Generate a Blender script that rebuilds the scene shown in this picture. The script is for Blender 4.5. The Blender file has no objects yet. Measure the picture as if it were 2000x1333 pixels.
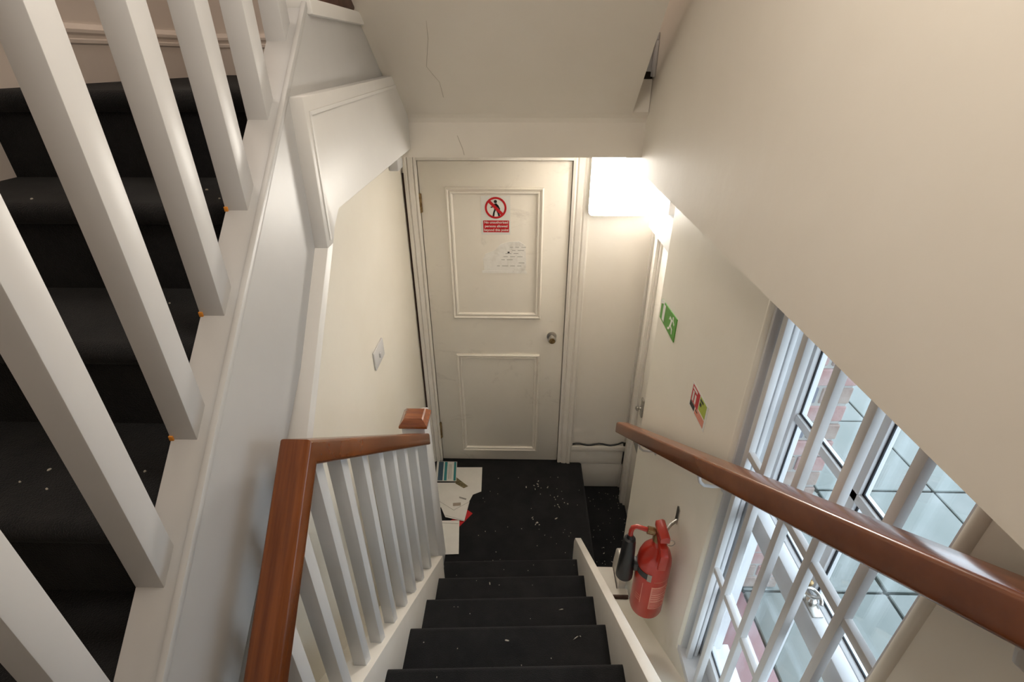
import bpy, bmesh, math, random
from mathutils import Vector, Matrix
random.seed(7)
SC = bpy.context.scene
C = SC.collection

# ------------------------------------------------------------------ camera
H = 2.442
cam_d = bpy.data.cameras.new('camera'); cam = bpy.data.objects.new('camera', cam_d); C.objects.link(cam)
cam_d.lens = 17.745; cam_d.sensor_width = 36; cam_d.clip_start = 0.02
pit, yaw, rol = 0.512014, -0.02253, 0.00216
fwd = Vector((math.sin(yaw)*math.cos(pit), math.cos(yaw)*math.cos(pit), -math.sin(pit)))
rgt = Vector((math.cos(yaw), -math.sin(yaw), 0)); dwn = fwd.cross(rgt)
r2 = rgt*math.cos(rol) + dwn*math.sin(rol); d2 = dwn*math.cos(rol) - rgt*math.sin(rol)
m = Matrix((r2, -d2, -fwd)).transposed().to_4x4(); m.translation = Vector((0, 0, H)); cam.matrix_world = m
SC.camera = cam

# ------------------------------------------------------------------ world, exposure
W = bpy.data.worlds.new('sky'); SC.world = W; W.use_nodes = True
bg = W.node_tree.nodes['Background']; bg.inputs[0].default_value = (0.80, 0.90, 1.0, 1); bg.inputs[1].default_value = 3.3
SC.view_settings.view_transform = 'Standard'; SC.view_settings.look = 'None'
SC.view_settings.exposure = 0.5; SC.view_settings.gamma = 1.0; SC.view_settings.use_curve_mapping = False

def lamp(name, loc, watts, col, rad):
    l = bpy.data.lights.new(name, 'POINT'); l.energy = watts; l.color = col; l.shadow_soft_size = rad
    o = bpy.data.objects.new(name, l); C.objects.link(o); o.location = loc; return o
FILL_BACK = (0.0, 0.50, 3.02, 8.0, (1.0, 0.91, 0.80))     # added fill light above the stairs, dressed as a pendant
FILL_UP = (-0.85, 1.35, 4.15, 9, (1.0, 0.89, 0.80))       # added fill light over the half landing, also dressed as a pendant

# ------------------------------------------------------------------ materials
def nod(t, ty, **kw):
    n = t.nodes.new(ty)
    for k, v in kw.items(): setattr(n, k, v)
    return n
def mat(name, col, rough=0.5, col2=None, scale=3.0, detail=4, spread=(0.35, 0.65), bump=0.0, bscale=60, metal=0.0,
        coat=0.0, sheen=0.0, stretch=None, emit=0.0, spec=0.5, smear=None):
    M = bpy.data.materials.new(name); M.use_nodes = True; t = M.node_tree; b = t.nodes['Principled BSDF']
    b.inputs['Base Color'].default_value = (*col, 1); b.inputs['Roughness'].default_value = rough
    b.inputs['Metallic'].default_value = metal; b.inputs['Coat Weight'].default_value = coat
    b.inputs['Sheen Weight'].default_value = sheen; b.inputs['Specular IOR Level'].default_value = spec
    if coat: b.inputs['Coat Roughness'].default_value = 0.12
    if emit: b.inputs['Emission Color'].default_value = (*col, 1); b.inputs['Emission Strength'].default_value = emit
    tc = nod(t, 'ShaderNodeTexCoord'); src = tc.outputs['Object']
    if stretch:
        mp = nod(t, 'ShaderNodeMapping'); mp.inputs['Scale'].default_value = stretch
        t.links.new(src, mp.inputs[0]); src2 = mp.outputs[0]
    else: src2 = src
    if col2:
        n = nod(t, 'ShaderNodeTexNoise'); n.inputs['Scale'].default_value = scale; n.inputs['Detail'].default_value = detail
        n.inputs['Roughness'].default_value = 0.62
        r = nod(t, 'ShaderNodeMapRange'); r.inputs[1].default_value = spread[0]; r.inputs[2].default_value = spread[1]
        mx = nod(t, 'ShaderNodeMix', data_type='RGBA')
        mx.inputs['A'].default_value = (*col, 1); mx.inputs['B'].default_value = (*col2, 1)
        t.links.new(src2, n.inputs['Vector']); t.links.new(n.outputs[0], r.inputs[0]); t.links.new(r.outputs[0], mx.inputs['Factor'])
        out = mx.outputs['Result']
        if smear:                                           # sparse dark scuffs with a shape of their own
            n2 = nod(t, 'ShaderNodeTexNoise'); n2.inputs['Scale'].default_value = smear[1]; n2.inputs['Detail'].default_value = 6
            n2.inputs['Roughness'].default_value = 0.7; n2.inputs['Distortion'].default_value = 1.2
            mp2 = nod(t, 'ShaderNodeMapping'); mp2.inputs['Scale'].default_value = smear[3]
            r2_ = nod(t, 'ShaderNodeMapRange'); r2_.inputs[1].default_value = smear[2]; r2_.inputs[2].default_value = smear[2] + 0.12
            r2_.inputs[4].default_value = smear[4]
            mx2 = nod(t, 'ShaderNodeMix', data_type='RGBA'); mx2.inputs['B'].default_value = (*smear[0], 1)
            t.links.new(src, mp2.inputs[0]); t.links.new(mp2.outputs[0], n2.inputs['Vector'])
            t.links.new(n2.outputs[0], r2_.inputs[0]); t.links.new(r2_.outputs[0], mx2.inputs['Factor'])
            t.links.new(out, mx2.inputs['A']); out = mx2.outputs['Result']
        t.links.new(out, b.inputs['Base Color'])
    if bump:
        n3 = nod(t, 'ShaderNodeTexNoise'); n3.inputs['Scale'].default_value = bscale; n3.inputs['Detail'].default_value = 3
        bp = nod(t, 'ShaderNodeBump'); bp.inputs['Strength'].default_value = bump; bp.inputs['Distance'].default_value = 0.004
        t.links.new(src2, n3.inputs['Vector']); t.links.new(n3.outputs[0], bp.inputs['Height']); t.links.new(bp.outputs[0], b.inputs['Normal'])
    return M
SM = (0.30, 0.25, 0.20)
M = {}
M['wall'] = mat('wall_paint', (0.86, 0.81, 0.73), 0.55, (0.83, 0.775, 0.69), 2.2, 5, bump=0.25, bscale=14, smear=(SM, 2.5, 0.70, (1, 1, 1), 0.35))
M['cream'] = mat('cream_wall_paint', (0.87, 0.83, 0.74), 0.5, (0.84, 0.795, 0.70), 2.4, 5, bump=0.25, bscale=12, smear=(SM, 3.0, 0.71, (1, 1, 1), 0.3))
M['plaster'] = mat('uneven_plaster', (0.87, 0.82, 0.75), 0.6, (0.83, 0.775, 0.70), 1.6, 6, bump=0.5, bscale=7, smear=(SM, 3.0, 0.70, (1, 3, 0.8), 0.35))
M['pink'] = mat('pinkish_wall_paint', (0.80, 0.72, 0.66), 0.6, (0.77, 0.69, 0.63), 3, 4, bump=0.2, bscale=20, smear=(SM, 9, 0.70, (3, 1, 1), 0.5))
M['door'] = mat('grubby_door_paint', (0.88, 0.83, 0.75), 0.42, (0.84, 0.79, 0.71), 2.0, 5, bump=0.12, bscale=20, smear=((0.26, 0.21, 0.17), 3.2, 0.575, (1, 1, 1.6), 0.22))
M['trim'] = mat('white_gloss_trim', (0.87, 0.83, 0.77), 0.35, (0.82, 0.77, 0.70), 5.0, 5, bump=0.1, bscale=25, smear=(SM, 9, 0.66, (1, 1, 1), 0.5))
M['white'] = mat('white_satin_paint', (0.68, 0.68, 0.685), 0.38, (0.64, 0.64, 0.645), 4, 4, bump=0.06, bscale=30)
M['string'] = mat('string_white_darkened', (0.55, 0.55, 0.55), 0.40, (0.52, 0.52, 0.52), 4, 4, bump=0.06, bscale=30)  # same white paint as the balusters, darkened to tone down the light here
M['whitepanel'] = mat('white_panel_paint', (0.77, 0.76, 0.74), 0.42, (0.73, 0.72, 0.70), 3, 5, bump=0.15, bscale=15, smear=(SM, 4, 0.72, (1, 1, 1), 0.3))
M['carpet'] = mat('black_carpet', (0.011, 0.0115, 0.013), 0.95, (0.020, 0.020, 0.021), 9, 8, bump=0.8, bscale=420, sheen=0.07, spec=0.12)
M['carpet_r'] = M['carpet']
M['wood'] = mat('varnished_mahogany', (0.25, 0.072, 0.016), 0.26, (0.12, 0.030, 0.007), 3.0, 6, stretch=(26, 1.1, 1.1), bump=0.03, bscale=12, coat=0.25)
M['woodx'] = mat('varnished_mahogany_cap', (0.32, 0.085, 0.018), 0.25, (0.19, 0.045, 0.010), 3.0, 6, stretch=(3, 26, 26), coat=0.6)
M['dark'] = mat('dark_void', (0.02, 0.015, 0.01), 0.9, (0.03, 0.02, 0.015), 10)
M['brownwood'] = mat('rough_dark_wood', (0.10, 0.045, 0.025), 0.6, (0.05, 0.02, 0.012), 20)
M['red'] = mat('extinguisher_red', (0.50, 0.030, 0.014), 0.30, (0.44, 0.024, 0.011), 12, coat=0.3)
M['signred'] = mat('sign_red', (0.55, 0.008, 0.015), 0.4, (0.52, 0.01, 0.015), 20)
M['signwhite'] = mat('sign_white', (0.80, 0.80, 0.76), 0.35, (0.78, 0.78, 0.74), 20)
M['signblack'] = mat('sign_black', (0.012, 0.012, 0.012), 0.4, (0.02, 0.02, 0.02), 20)
M['green'] = mat('sign_green', (0.08, 0.36, 0.025), 0.35, (0.06, 0.30, 0.02), 30)
M['lime'] = mat('sign_lime', (0.42, 0.52, 0.06), 0.4, (0.38, 0.48, 0.06), 20)
M['pinkpaper'] = mat('label_pink', (0.72, 0.30, 0.22), 0.5, (0.66, 0.25, 0.18), 40)
M['black'] = mat('black_plastic', (0.012, 0.012, 0.013), 0.38, (0.018, 0.018, 0.018), 20)
M['metal'] = mat('worn_metal', (0.55, 0.53, 0.50), 0.3, (0.40, 0.38, 0.35), 30, metal=1.0)
M['brass'] = mat('old_brass_hinge', (0.42, 0.30, 0.15), 0.45, (0.20, 0.12, 0.05), 60, metal=0.8)
M['lampwhite'] = mat('lamp_diffuser', (1.0, 0.95, 0.87), 0.4, emit=25)
M['fillglobe'] = mat('fill_lamp_globe', (1.0, 0.93, 0.84), 0.4, emit=4.0)  # glowing globe of the added fill lights
M['paper'] = mat('white_paper', (0.80, 0.78, 0.74), 0.7, (0.76, 0.74, 0.70), 12)
M['note'] = mat('curled_note_paper', (0.90, 0.88, 0.84), 0.6, (0.74, 0.71, 0.65), 16, 6, (0.5, 0.75), bump=0.6, bscale=30)
M['ink'] = mat('grey_ink', (0.33, 0.31, 0.29), 0.7, (0.4, 0.38, 0.35), 60)
M['teal'] = mat('teal_print', (0.03, 0.27, 0.28), 0.5, (0.03, 0.24, 0.26), 30)
M['navy'] = mat('navy_print', (0.045, 0.09, 0.14), 0.5, (0.04, 0.08, 0.12), 30)
M['photo'] = mat('olive_photo_print', (0.06, 0.05, 0.02), 0.4, (0.25, 0.20, 0.10), 60, 5)
M['kraft'] = mat('brown_card', (0.34, 0.28, 0.22), 0.7, (0.38, 0.31, 0.25), 30)
M['crack'] = mat('hairline_crack', (0.55, 0.49, 0.41), 0.8, (0.48, 0.42, 0.35), 30)
M['debris'] = mat('pale_debris', (0.62, 0.60, 0.54), 0.8, (0.45, 0.40, 0.32), 40)
M['orange'] = mat('orange_spill', (0.75, 0.30, 0.03), 0.6, (0.70, 0.26, 0.03), 30)
M['brick1'] = mat('stock_brick', (0.19, 0.13, 0.11), 0.85, (0.27, 0.22, 0.19), 14, 6, bump=0.7, bscale=60)
M['brick2'] = mat('pink_brick', (0.25, 0.125, 0.115), 0.85, (0.30, 0.21, 0.20), 14, 6, bump=0.7, bscale=60)
M['brick3'] = mat('blue_grey_brick', (0.07, 0.075, 0.10), 0.85, (0.14, 0.14, 0.17), 14, 6, bump=0.7, bscale=60)
M['mortar'] = mat('pale_mortar', (0.30, 0.29, 0.27), 0.9, (0.25, 0.24, 0.23), 20, bump=0.5, bscale=80)
M['slab'] = mat('wet_green_slab', (0.095, 0.115, 0.108), 0.40, (0.13, 0.145, 0.14), 3, 7, bump=0.25, bscale=6)
M['slabpink'] = mat('pink_slab', (0.21, 0.10, 0.11), 0.4, (0.24, 0.15, 0.16), 6, 7, bump=0.25, bscale=6)
M['extwall'] = mat('outside_render', (0.7, 0.68, 0.66), 0.8, (0.6, 0.58, 0.56), 3)
M['gasket'] = mat('black_gap', (0.02, 0.022, 0.028), 0.7, (0.03, 0.03, 0.035), 30)
M['whitewin'] = mat('white_window_paint', (0.66, 0.66, 0.67), 0.35, (0.62, 0.62, 0.63), 6, bump=0.05, bscale=30)
G = bpy.data.materials.new('window_glass'); G.use_nodes = True; t = G.node_tree
for n in list(t.nodes): t.nodes.remove(n)
go = nod(t, 'ShaderNodeOutputMaterial'); gm = nod(t, 'ShaderNodeMixShader'); gt = nod(t, 'ShaderNodeBsdfTransparent'); gg = nod(t, 'ShaderNodeBsdfGlossy')
gg.inputs['Roughness'].default_value = 0.03; gt.inputs[0].default_value = (0.94, 0.97, 0.98, 1)
gl = nod(t, 'ShaderNodeLayerWeight'); gl.inputs[0].default_value = 0.25
gf = nod(t, 'ShaderNodeMath', operation='MULTIPLY'); gf.inputs[1].default_value = 0.30
t.links.new(gl.outputs['Facing'], gf.inputs[0]); t.links.new(gf.outputs[0], gm.inputs[0]); t.links.new(gt.outputs[0], gm.inputs[1]); t.links.new(gg.outputs[0], gm.inputs[2]); t.links.new(gm.outputs[0], go.inputs[0])
M['glass'] = G

# ------------------------------------------------------------------ helpers
def link(name, me, material, parent=None, origin=None):
    """mesh verts are in world coordinates; shift to the parent's base or to an own base point"""
    if isinstance(material, str): material = M[material]
    if material: me.materials.append(material)
    o = bpy.data.objects.new(name, me); C.objects.link(o)
    if parent is not None:
        pl = WL[parent.name]
        me.transform(Matrix.Translation(-pl)); o.parent = parent; WL[o.name] = pl
    else:
        if origin is None:
            xs = [v.co for v in me.vertices]
            origin = Vector(((min(v.x for v in xs)+max(v.x for v in xs))/2, (min(v.y for v in xs)+max(v.y for v in xs))/2, min(v.z for v in xs)))
        origin = Vector(origin)
        me.transform(Matrix.Translation(-origin)); o.location = origin; WL[o.name] = origin
    return o
WL = {}
def tag(o, label=None, cat=None, group=None, kind=None):
    if label: o['label'] = label
    if cat: o['category'] = cat
    if group: o['group'] = group
    if kind: o['kind'] = kind
    return o
def thing(name, label, cat, loc, group=None, kind=None):
    o = bpy.data.objects.new(name, None); C.objects.link(o); o.location = loc; o.empty_display_size = 0.05
    WL[o.name] = Vector(loc); return tag(o, label, cat, group, kind)
def bm_mesh(bm, name, smooth=False):
    bmesh.ops.recalc_face_normals(bm, faces=bm.faces[:])
    me = bpy.data.meshes.new(name); bm.to_mesh(me); bm.free()
    if smooth:
        for p in me.polygons: p.use_smooth = True
        try: me.set_sharp_from_angle(angle=math.radians(35))
        except Exception: pass
    return me
def addbox(bm, x0, x1, y0, y1, z0, z1):
    v = [bm.verts.new(p) for p in ((x0,y0,z0),(x1,y0,z0),(x1,y1,z0),(x0,y1,z0),(x0,y0,z1),(x1,y0,z1),(x1,y1,z1),(x0,y1,z1))]
    for f in ((3,2,1,0),(4,5,6,7),(0,1,5,4),(1,2,6,5),(2,3,7,6),(3,0,4,7)): bm.faces.new([v[i] for i in f])
def box(name, x0, x1, y0, y1, z0, z1, material, parent=None, bev=0.0, seg=2):
    bm = bmesh.new(); addbox(bm, x0, x1, y0, y1, z0, z1)
    if bev: bmesh.ops.bevel(bm, geom=bm.edges[:], offset=bev, segments=seg, affect='EDGES', profile=0.5)
    return link(name, bm_mesh(bm, name, bev > 0), material, parent)
def prism(name, pts, axis, a0, a1, material, parent=None, bev=0.0, smooth=False, origin=None, holes=None):
    """2D polygon extruded along axis: 'x' -> pts are (y,z); 'y' -> (x,z); 'z' -> (x,y)"""
    def P(p, a): return {'x': (a, p[0], p[1]), 'y': (p[0], a, p[1]), 'z': (p[0], p[1], a)}[axis]
    bm = bmesh.new()
    A = [bm.verts.new(P(p, a0)) for p in pts]; B = [bm.verts.new(P(p, a1)) for p in pts]; n = len(pts)
    bm.faces.new(A); bm.faces.new(B[::-1])
    for i in range(n): bm.faces.new((A[i], B[i], B[(i+1) % n], A[(i+1) % n]))
    if bev: bmesh.ops.bevel(bm, geom=bm.edges[:], offset=bev, segments=2, affect='EDGES', profile=0.5)
    return link(name, bm_mesh(bm, name, smooth or bev > 0), material, parent, origin)
def tube_bm(bm, pts, rad, seg=12, caps=True):
    pts = [Vector(p) for p in pts]; rads = rad if isinstance(rad, (list, tuple)) else [rad]*len(pts); rings = []
    up = None
    for i, p in enumerate(pts):
        d = (pts[min(i+1, len(pts)-1)] - pts[max(i-1, 0)]).normalized()
        if up is None: up = Vector((0, 0, 1)) if abs(d.z) < 0.9 else Vector((1, 0, 0))
        u = d.cross(up).normalized(); v = u.cross(d).normalized(); up = v
        rings.append([bm.verts.new(p + (u*math.cos(2*math.pi*k/seg) + v*math.sin(2*math.pi*k/seg))*rads[i]) for k in range(seg)])
    for a, b in zip(rings, rings[1:]):
        for k in range(seg): bm.faces.new((a[k], a[(k+1) % seg], b[(k+1) % seg], b[k]))
    if caps: bm.faces.new(rings[0][::-1]); bm.faces.new(rings[-1])
def tube(name, pts, rad, material, parent=None, seg=12, caps=True):
    bm = bmesh.new(); tube_bm(bm, pts, rad, seg, caps); return link(name, bm_mesh(bm, name, True), material, parent)
def lathe(name, prof, base, axis, material, parent=None, seg=28):
    """prof = [(r, h)] about axis vector from base"""
    axis = Vector(axis).normalized(); b = Vector(base)
    up = Vector((0,0,1)) if abs(axis.z) < 0.9 else Vector((1,0,0)); u = axis.cross(up).normalized(); v = axis.cross(u)
    bm = bmesh.new(); rings = []
    for r, h in prof:
        rings.append([bm.verts.new(b + axis*h + (u*math.cos(2*math.pi*k/seg)+v*math.sin(2*math.pi*k/seg))*max(r, 1e-4)) for k in range(seg)])
    for a, c in zip(rings, rings[1:]):
        for k in range(seg): bm.faces.new((a[k], a[(k+1) % seg], c[(k+1) % seg], c[k]))
    bm.faces.new(rings[0][::-1]); bm.faces.new(rings[-1])
    return link(name, bm_mesh(bm, name, True), material, parent)
def decal(name, pts, o, U, V, thick, lift, material, parent=None):
    """flat printed shape: 2D pts in the (U,V) frame at o, lifted off along U x V"""
    o, U, V = Vector(o), Vector(U), Vector(V); N = U.cross(V)
    bm = bmesh.new()
    A = [bm.verts.new(o + U*p[0] + V*p[1] + N*lift) for p in pts]; B = [bm.verts.new(o + U*p[0] + V*p[1] + N*(lift+thick)) for p in pts]
    n = len(pts); bm.faces.new(A[::-1]); bm.faces.new(B)
    for i in range(n): bm.faces.new((A[i], A[(i+1) % n], B[(i+1) % n], B[i]))
    return link(name, bm_mesh(bm, name), material, parent)
def text(name, body, size, o, U, V, lift, material, parent, align='CENTER'):
    cu = bpy.data.curves.new(name, 'FONT'); cu.body = body; cu.size = size; cu.align_x = align; cu.align_y = 'CENTER'; cu.offset = size*0.018
    ob = bpy.data.objects.new(name+'_tmp', cu); C.objects.link(ob)
    dg = bpy.context.evaluated_depsgraph_get(); me = bpy.data.meshes.new_from_object(ob.evaluated_get(dg))
    bpy.data.objects.remove(ob)
    U, V = Vector(U), Vector(V); N = U.cross(V)
    mt = Matrix((U, V, N)).transposed().to_4x4(); mt.translation = Vector(o) + N*lift
    me.transform(mt); me.materials.clear()
    return link(name, me, material, parent)
def arc(cx, cy, r, a0, a1, n):
    return [(cx + r*math.cos(math.radians(a0+(a1-a0)*i/n)), cy + r*math.sin(math.radians(a0+(a1-a0)*i/n))) for i in range(n+1)]
def struct(o): o['kind'] = 'structure'; return o

# ------------------------------------------------------------------ dimensions (metres)
FAR = 2.65            # face of the far wall with the door
RU, ZU = 0.47, 2.04   # upper right wall plane and its lower edge
RL = 0.56             # lower right wall with the window
RX = 0.72             # recess wall with the exit door
LW = -0.62            # cream wall below the rising flight
LO = -1.20            # outer wall of the rising flight
TOP = 4.9
def pitch(y): return 0.19 + (1.715 - y)*0.8243         # nosing line of the descending flight
def cap(y): return 1.717 + 0.8734*(y - 0.353)          # top of the rising flight's outer string

# ------------------------------------------------------------------ shell
# far wall in pieces round the door opening
DX0, DX1, DZ1 = -0.538, 0.248, 1.988
bm = bmesh.new()
addbox(bm, LW-0.05, DX0-0.004, FAR, FAR+0.12, -0.35, 2.10); addbox(bm, DX1+0.004, RX+0.10, FAR, FAR+0.12, -0.35, 2.10)
addbox(bm, DX0-0.004, DX1+0.004, FAR, FAR+0.12, DZ1+0.004, 2.10); addbox(bm, DX0-0.004, DX1+0.004, FAR+0.06, FAR+0.12, -0.35, DZ1+0.004)
struct(link('wall_far', bm_mesh(bm, 'wall_far'), 'plaster'))
# cream wall below the rising flight
prism_pts = [(-1.6, -0.3), (FAR, -0.3), (FAR, 2.115), (1.20, 2.115), (1.10, 2.02), (0.79, 1.79), (0.30, 1.41), (-0.2, 1.02), (-1.6, 0.60)]
struct(prism('wall_left', prism_pts, 'x', LW-0.04, LW, 'cream'))
# outer wall of rising flight, upper far wall
struct(box('wall_left_upper', LO-0.1, LO, -1.6, 2.25, 0.8, TOP, 'pink'))
struct(box('wall_far_upper', LO-0.1, RU+0.33, 2.25, 2.35, 2.40, TOP, 'pink'))
struct(box('wall_back', LO-0.1, RL+0.24, -1.7, -1.6, 0.8, TOP, 'wall'))
struct(box('ceiling', LO-0.1, RU+0.33, -1.7, 2.35, TOP, TOP+0.1, 'wall'))
struct(box('wall_right_upper', RU, RU+0.33, -1.6, FAR, ZU, TOP, 'wall'))
# lower right wall with a window opening
WY0, WY1, WZ0 = 0.445, 1.035, 0.635
bm = bmesh.new()
addbox(bm, RL, 0.70, -1.6, WY0, -0.35, ZU); addbox(bm, RL, 0.70, WY1, 1.872, -0.35, ZU); addbox(bm, RL, 0.70, WY0, WY1, -0.35, WZ0)
struct(link('wall_right', bm_mesh(bm, 'wall_right'), 'cream'))
struct(box('wall_right_recess', RX, RX+0.10, 1.872, FAR, -0.35, 2.10, 'trim'))
# slab over the lobby with its bulkhead face, and its ledge
SLX = 0.404
bm = bmesh.new()
P = [(2.12, 2.093), (2.12, 2.222), (2.108, 2.240), (2.085, 2.262), (2.20, 2.30), (2.25, 2.378), (FAR+0.05, 2.378), (FAR+0.05, 2.093)]
A = [bm.verts.new((LW-0.02, y, z)) for y, z in P]; B = [bm.verts.new((RU, y, z)) for y, z in P]; n = len(P)
bm.faces.new(A); bm.faces.new(B[::-1])
for i in range(n): bm.faces.new((A[i], B[i], B[(i+1) % n], A[(i+1) % n]))
BH = struct(link('ceiling_bulkhead', bm_mesh(bm, 'ceiling_bulkhead'), 'wall'))
# sloping soffit of the flight that returns overhead
def sof(y): return 2.258 + (2.085 - y)*0.712
bm = bmesh.new()
q = []
for (y, xr) in ((2.085, 0.408), (1.63, 0.388), (-1.0, 0.37)):
    q.append([bm.verts.new((-0.4745, y, sof(y))), bm.verts.new((xr, y, sof(y))), bm.verts.new((xr, y, sof(y)+0.16)), bm.verts.new((-0.4745, y, sof(y)+0.16))])
for a, b in zip(q, q[1:]):
    for i in range(4): bm.faces.new((a[i], a[(i+1) % 4], b[(i+1) % 4], b[i]))
bm.faces.new(q[0]); bm.faces.new(q[-1][::-1])
SF = struct(link('ceiling_soffit', bm_mesh(bm, 'ceiling_soffit'), 'wall'))
tube('plaster_crack', [(-0.281, 1.697, 2.535), (-0.289, 1.756, 2.492), (-0.307, 1.821, 2.446), (-0.318, 1.862, 2.417), (-0.305, 1.894, 2.394), (-0.289, 1.928, 2.37), (-0.289, 2.0, 2.318)], 0.0008, 'crack', SF, 6)
tube('plaster_crack', [(-0.261, 2.120, 2.175), (-0.252, 2.120, 2.150), (-0.243, 2.120, 2.127), (-0.237, 2.120, 2.102)], 0.0012, 'crack', BH, 6)

# floors
def nose(y, z, zb, yb, r=0.018, th=0.04):
    """tread profile in (y,z), nosing towards +y"""
    return [(yb, z)] + [(y - r + r*math.sin(math.radians(a)), z - r + r*math.cos(math.radians(a))) for a in (0, 20, 40, 60, 80, 100, 125, 150)] + [(y - 0.022, z - th), (y - 0.024, zb), (yb, zb)]
r = 0.02
pts = [(LW, 0)] + [(0.418 - r + r*math.sin(math.radians(a)), -r + r*math.cos(math.radians(a))) for a in (0, 18, 36, 54, 72, 90, 120, 150)] + [(0.398, -0.045), (0.394, -0.26), (LW, -0.26)]
struct(prism('floor', pts, 'y', 1.70, FAR+0.058, 'carpet', smooth=False))
struct(box('floor_recess', 0.394, RX, 1.80, FAR, -0.30, -0.23, 'carpet'))
struct(box('floor_entrance', LO, RL, -1.6, 0.55, 1.02, 1.14, 'carpet'))

# ------------------------------------------------------------------ descending flight
st = thing('lower_staircase', 'straight flight of black carpeted steps going down to the panelled door', 'staircase', (-0.04, 1.75, 0.0))
SX0, SX1, SK = -0.385, 0.302, 0.013
for k in range(6):
    y, z = 1.715 - 0.2305*k, 0.19*(k+1)
    pf = nose(y, z, z - 0.19 + 0.001, y - 0.2305 - 0.03)
    bm = bmesh.new(); A = [bm.verts.new((SX0, p[0]-SK, p[1]-0.002)) for p in pf]; B = [bm.verts.new((SX1, p[0]+SK, p[1]+0.002)) for p in pf]
    bm.faces.new(A); bm.faces.new(B[::-1])
    for i in range(len(pf)): bm.faces.new((A[i], B[i], B[(i+1) % len(pf)], A[(i+1) % len(pf)]))
    link('tread', bm_mesh(bm, 'tread', True), 'carpet', st)
# left string with flat top, right string proud of the steps
def strip(y0, y1, up, dn): return [(y0, pitch(y0)+up), (y1, pitch(y1)+up), (y1, pitch(y1)-dn), (y0, pitch(y0)-dn)]
prism('string', strip(1.585, 0.35, 0.078, 0.25), 'x', -0.440, -0.368, 'trim', st, 0.003)
prism('string', [(1.862, 0.155), (1.862, -0.23), (1.70, -0.23), (0.35, pitch(0.35)-0.25), (0.35, pitch(0.35)+0.12), (1.835, pitch(1.835)+0.12)], 'x', 0.292, 0.324, 'trim', st, 0.003)
prism('infill_board', strip(1.60, 0.35, -0.16, 0.20), 'x', LW, -0.440, 'cream', st)
prism('side_board', [(1.600, pitch(1.6)-0.235), (0.30, pitch(0.30)-0.235), (0.30, pitch(0.30)-0.30), (1.600, pitch(1.6)-0.30)], 'x', 0.324, RL, 'cream', st)
box('side_step', 0.324, 0.555, 1.60, 1.655, -0.02, 0.055, 'trim', st, 0.006)
box('scuffed_riser', 0.34, 0.548, 1.596, 1.606, 0.040, 0.075, 'brownwood', st, 0.002)
# boxed plinth beside the foot of the stair
pl = thing('boxed_plinth', 'small white painted wooden box at the foot of the stairs under the extinguisher', 'plinth', (0.43, 1.74, -0.23))
box('body', 0.336, 0.505, 1.662, 1.800, -0.23, 0.03, 'trim', pl, 0.006)
pts = [(1.665, -0.23), (1.665, 0.13)] + arc(1.735, 0.15, 0.07, 170, 20, 8) + [(1.822, 0.06), (1.835, -0.23)]
prism('curved_end', pts, 'x', 0.508, 0.545, 'trim', pl, 0.003)

# ------------------------------------------------------------------ left balustrade
bal = thing('lower_balustrade', 'white stick balustrade with mahogany rail on the left of the descending stairs', 'balustrade', (-0.43, 1.62, 0.0))
nw = box('newel_post', -0.478, -0.385, 1.578, 1.668, -0.0, 1.150, 'white', bal, 0.003)
bm = bmesh.new()
def ring(h, e): return [bm.verts.new(p) for p in ((-0.484+e, 1.570+e, h), (-0.376-e, 1.570+e, h), (-0.376-e, 1.676-e, h), (-0.484+e, 1.676-e, h))]
rs = [ring(1.150, 0.004), ring(1.156, -0.002), ring(1.166, -0.002), ring(1.172, 0.003), ring(1.186, 0.014), ring(1.190, 0.020)]
for a, b in zip(rs, rs[1:]):
    for i in range(4): bm.faces.new((a[i], a[(i+1) % 4], b[(i+1) % 4], b[i]))
bm.faces.new(rs[0][::-1]); bm.faces.new(rs[-1])
link('newel_cap', bm_mesh(bm, 'newel_cap'), 'woodx', nw)
prism('side_batten', [(1.66, 0.0), (1.90, 0.0), (1.83, 1.065), (1.80, 1.085), (1.668, 1.045)], 'x', -0.446, -0.420, 'white', bal, 0.003)
JY, JZ = 0.682, 1.856            # apex of the rail (top)
def rail_profile(w, h, r_):
    out = []
    for cx, cy, a0 in ((w/2-r_, -r_, 0), (-w/2+r_, -r_, 90), (-w/2+r_, -h+r_, 180), (w/2-r_, -h+r_, 270)):
        for a in (0, 30, 60, 90): out.append((cx + r_*math.cos(math.radians(a0+a)), cy + r_*math.sin(math.radians(a0+a))))
    return out
def sweep(name, path, cx, prof, material, parent, ends=None):
    """profile (x across, d below path) swept along (y,z) path points; sections mitred and kept plumb at the ends"""
    bm = bmesh.new(); rings = []
    for i, (y, z) in enumerate(path):
        a = path[max(i-1, 0)]; b = path[min(i+1, len(path)-1)]
        if 0 < i < len(path)-1:
            d1 = Vector((y-a[0], z-a[1])).normalized(); d2_ = Vector((b[0]-y, b[1]-z)).normalized(); tt = (d1+d2_).normalized(); nn = Vector((-tt.y, tt.x)); sc = 1/max(0.3, d1.dot(tt))
        else:
            tt = Vector((b[0]-a[0], b[1]-a[1])).normalized(); nn = Vector((0.0, 1.0)); sc = 1/max(0.3, abs(tt.x))
        if nn.y < 0: nn = -nn
        rings.append([bm.verts.new((cx+px, y + nn.x*pd*sc, z + nn.y*pd*sc)) for px, pd in prof])
    n = len(prof)
    for a, b in zip(rings, rings[1:]):
        for k in range(n): bm.faces.new((a[k], a[(k+1) % n], b[(k+1) % n], b[k]))
    bm.faces.new(rings[0][::-1]); bm.faces.new(rings[-1])
    return link(name, bm_mesh(bm, name, True), material, parent)
RP = rail_profile(0.056, 0.046, 0.007)
sweep('handrail', [(1.585, 1.120), (JY, JZ)], -0.398, RP, 'wood', bal)
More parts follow.
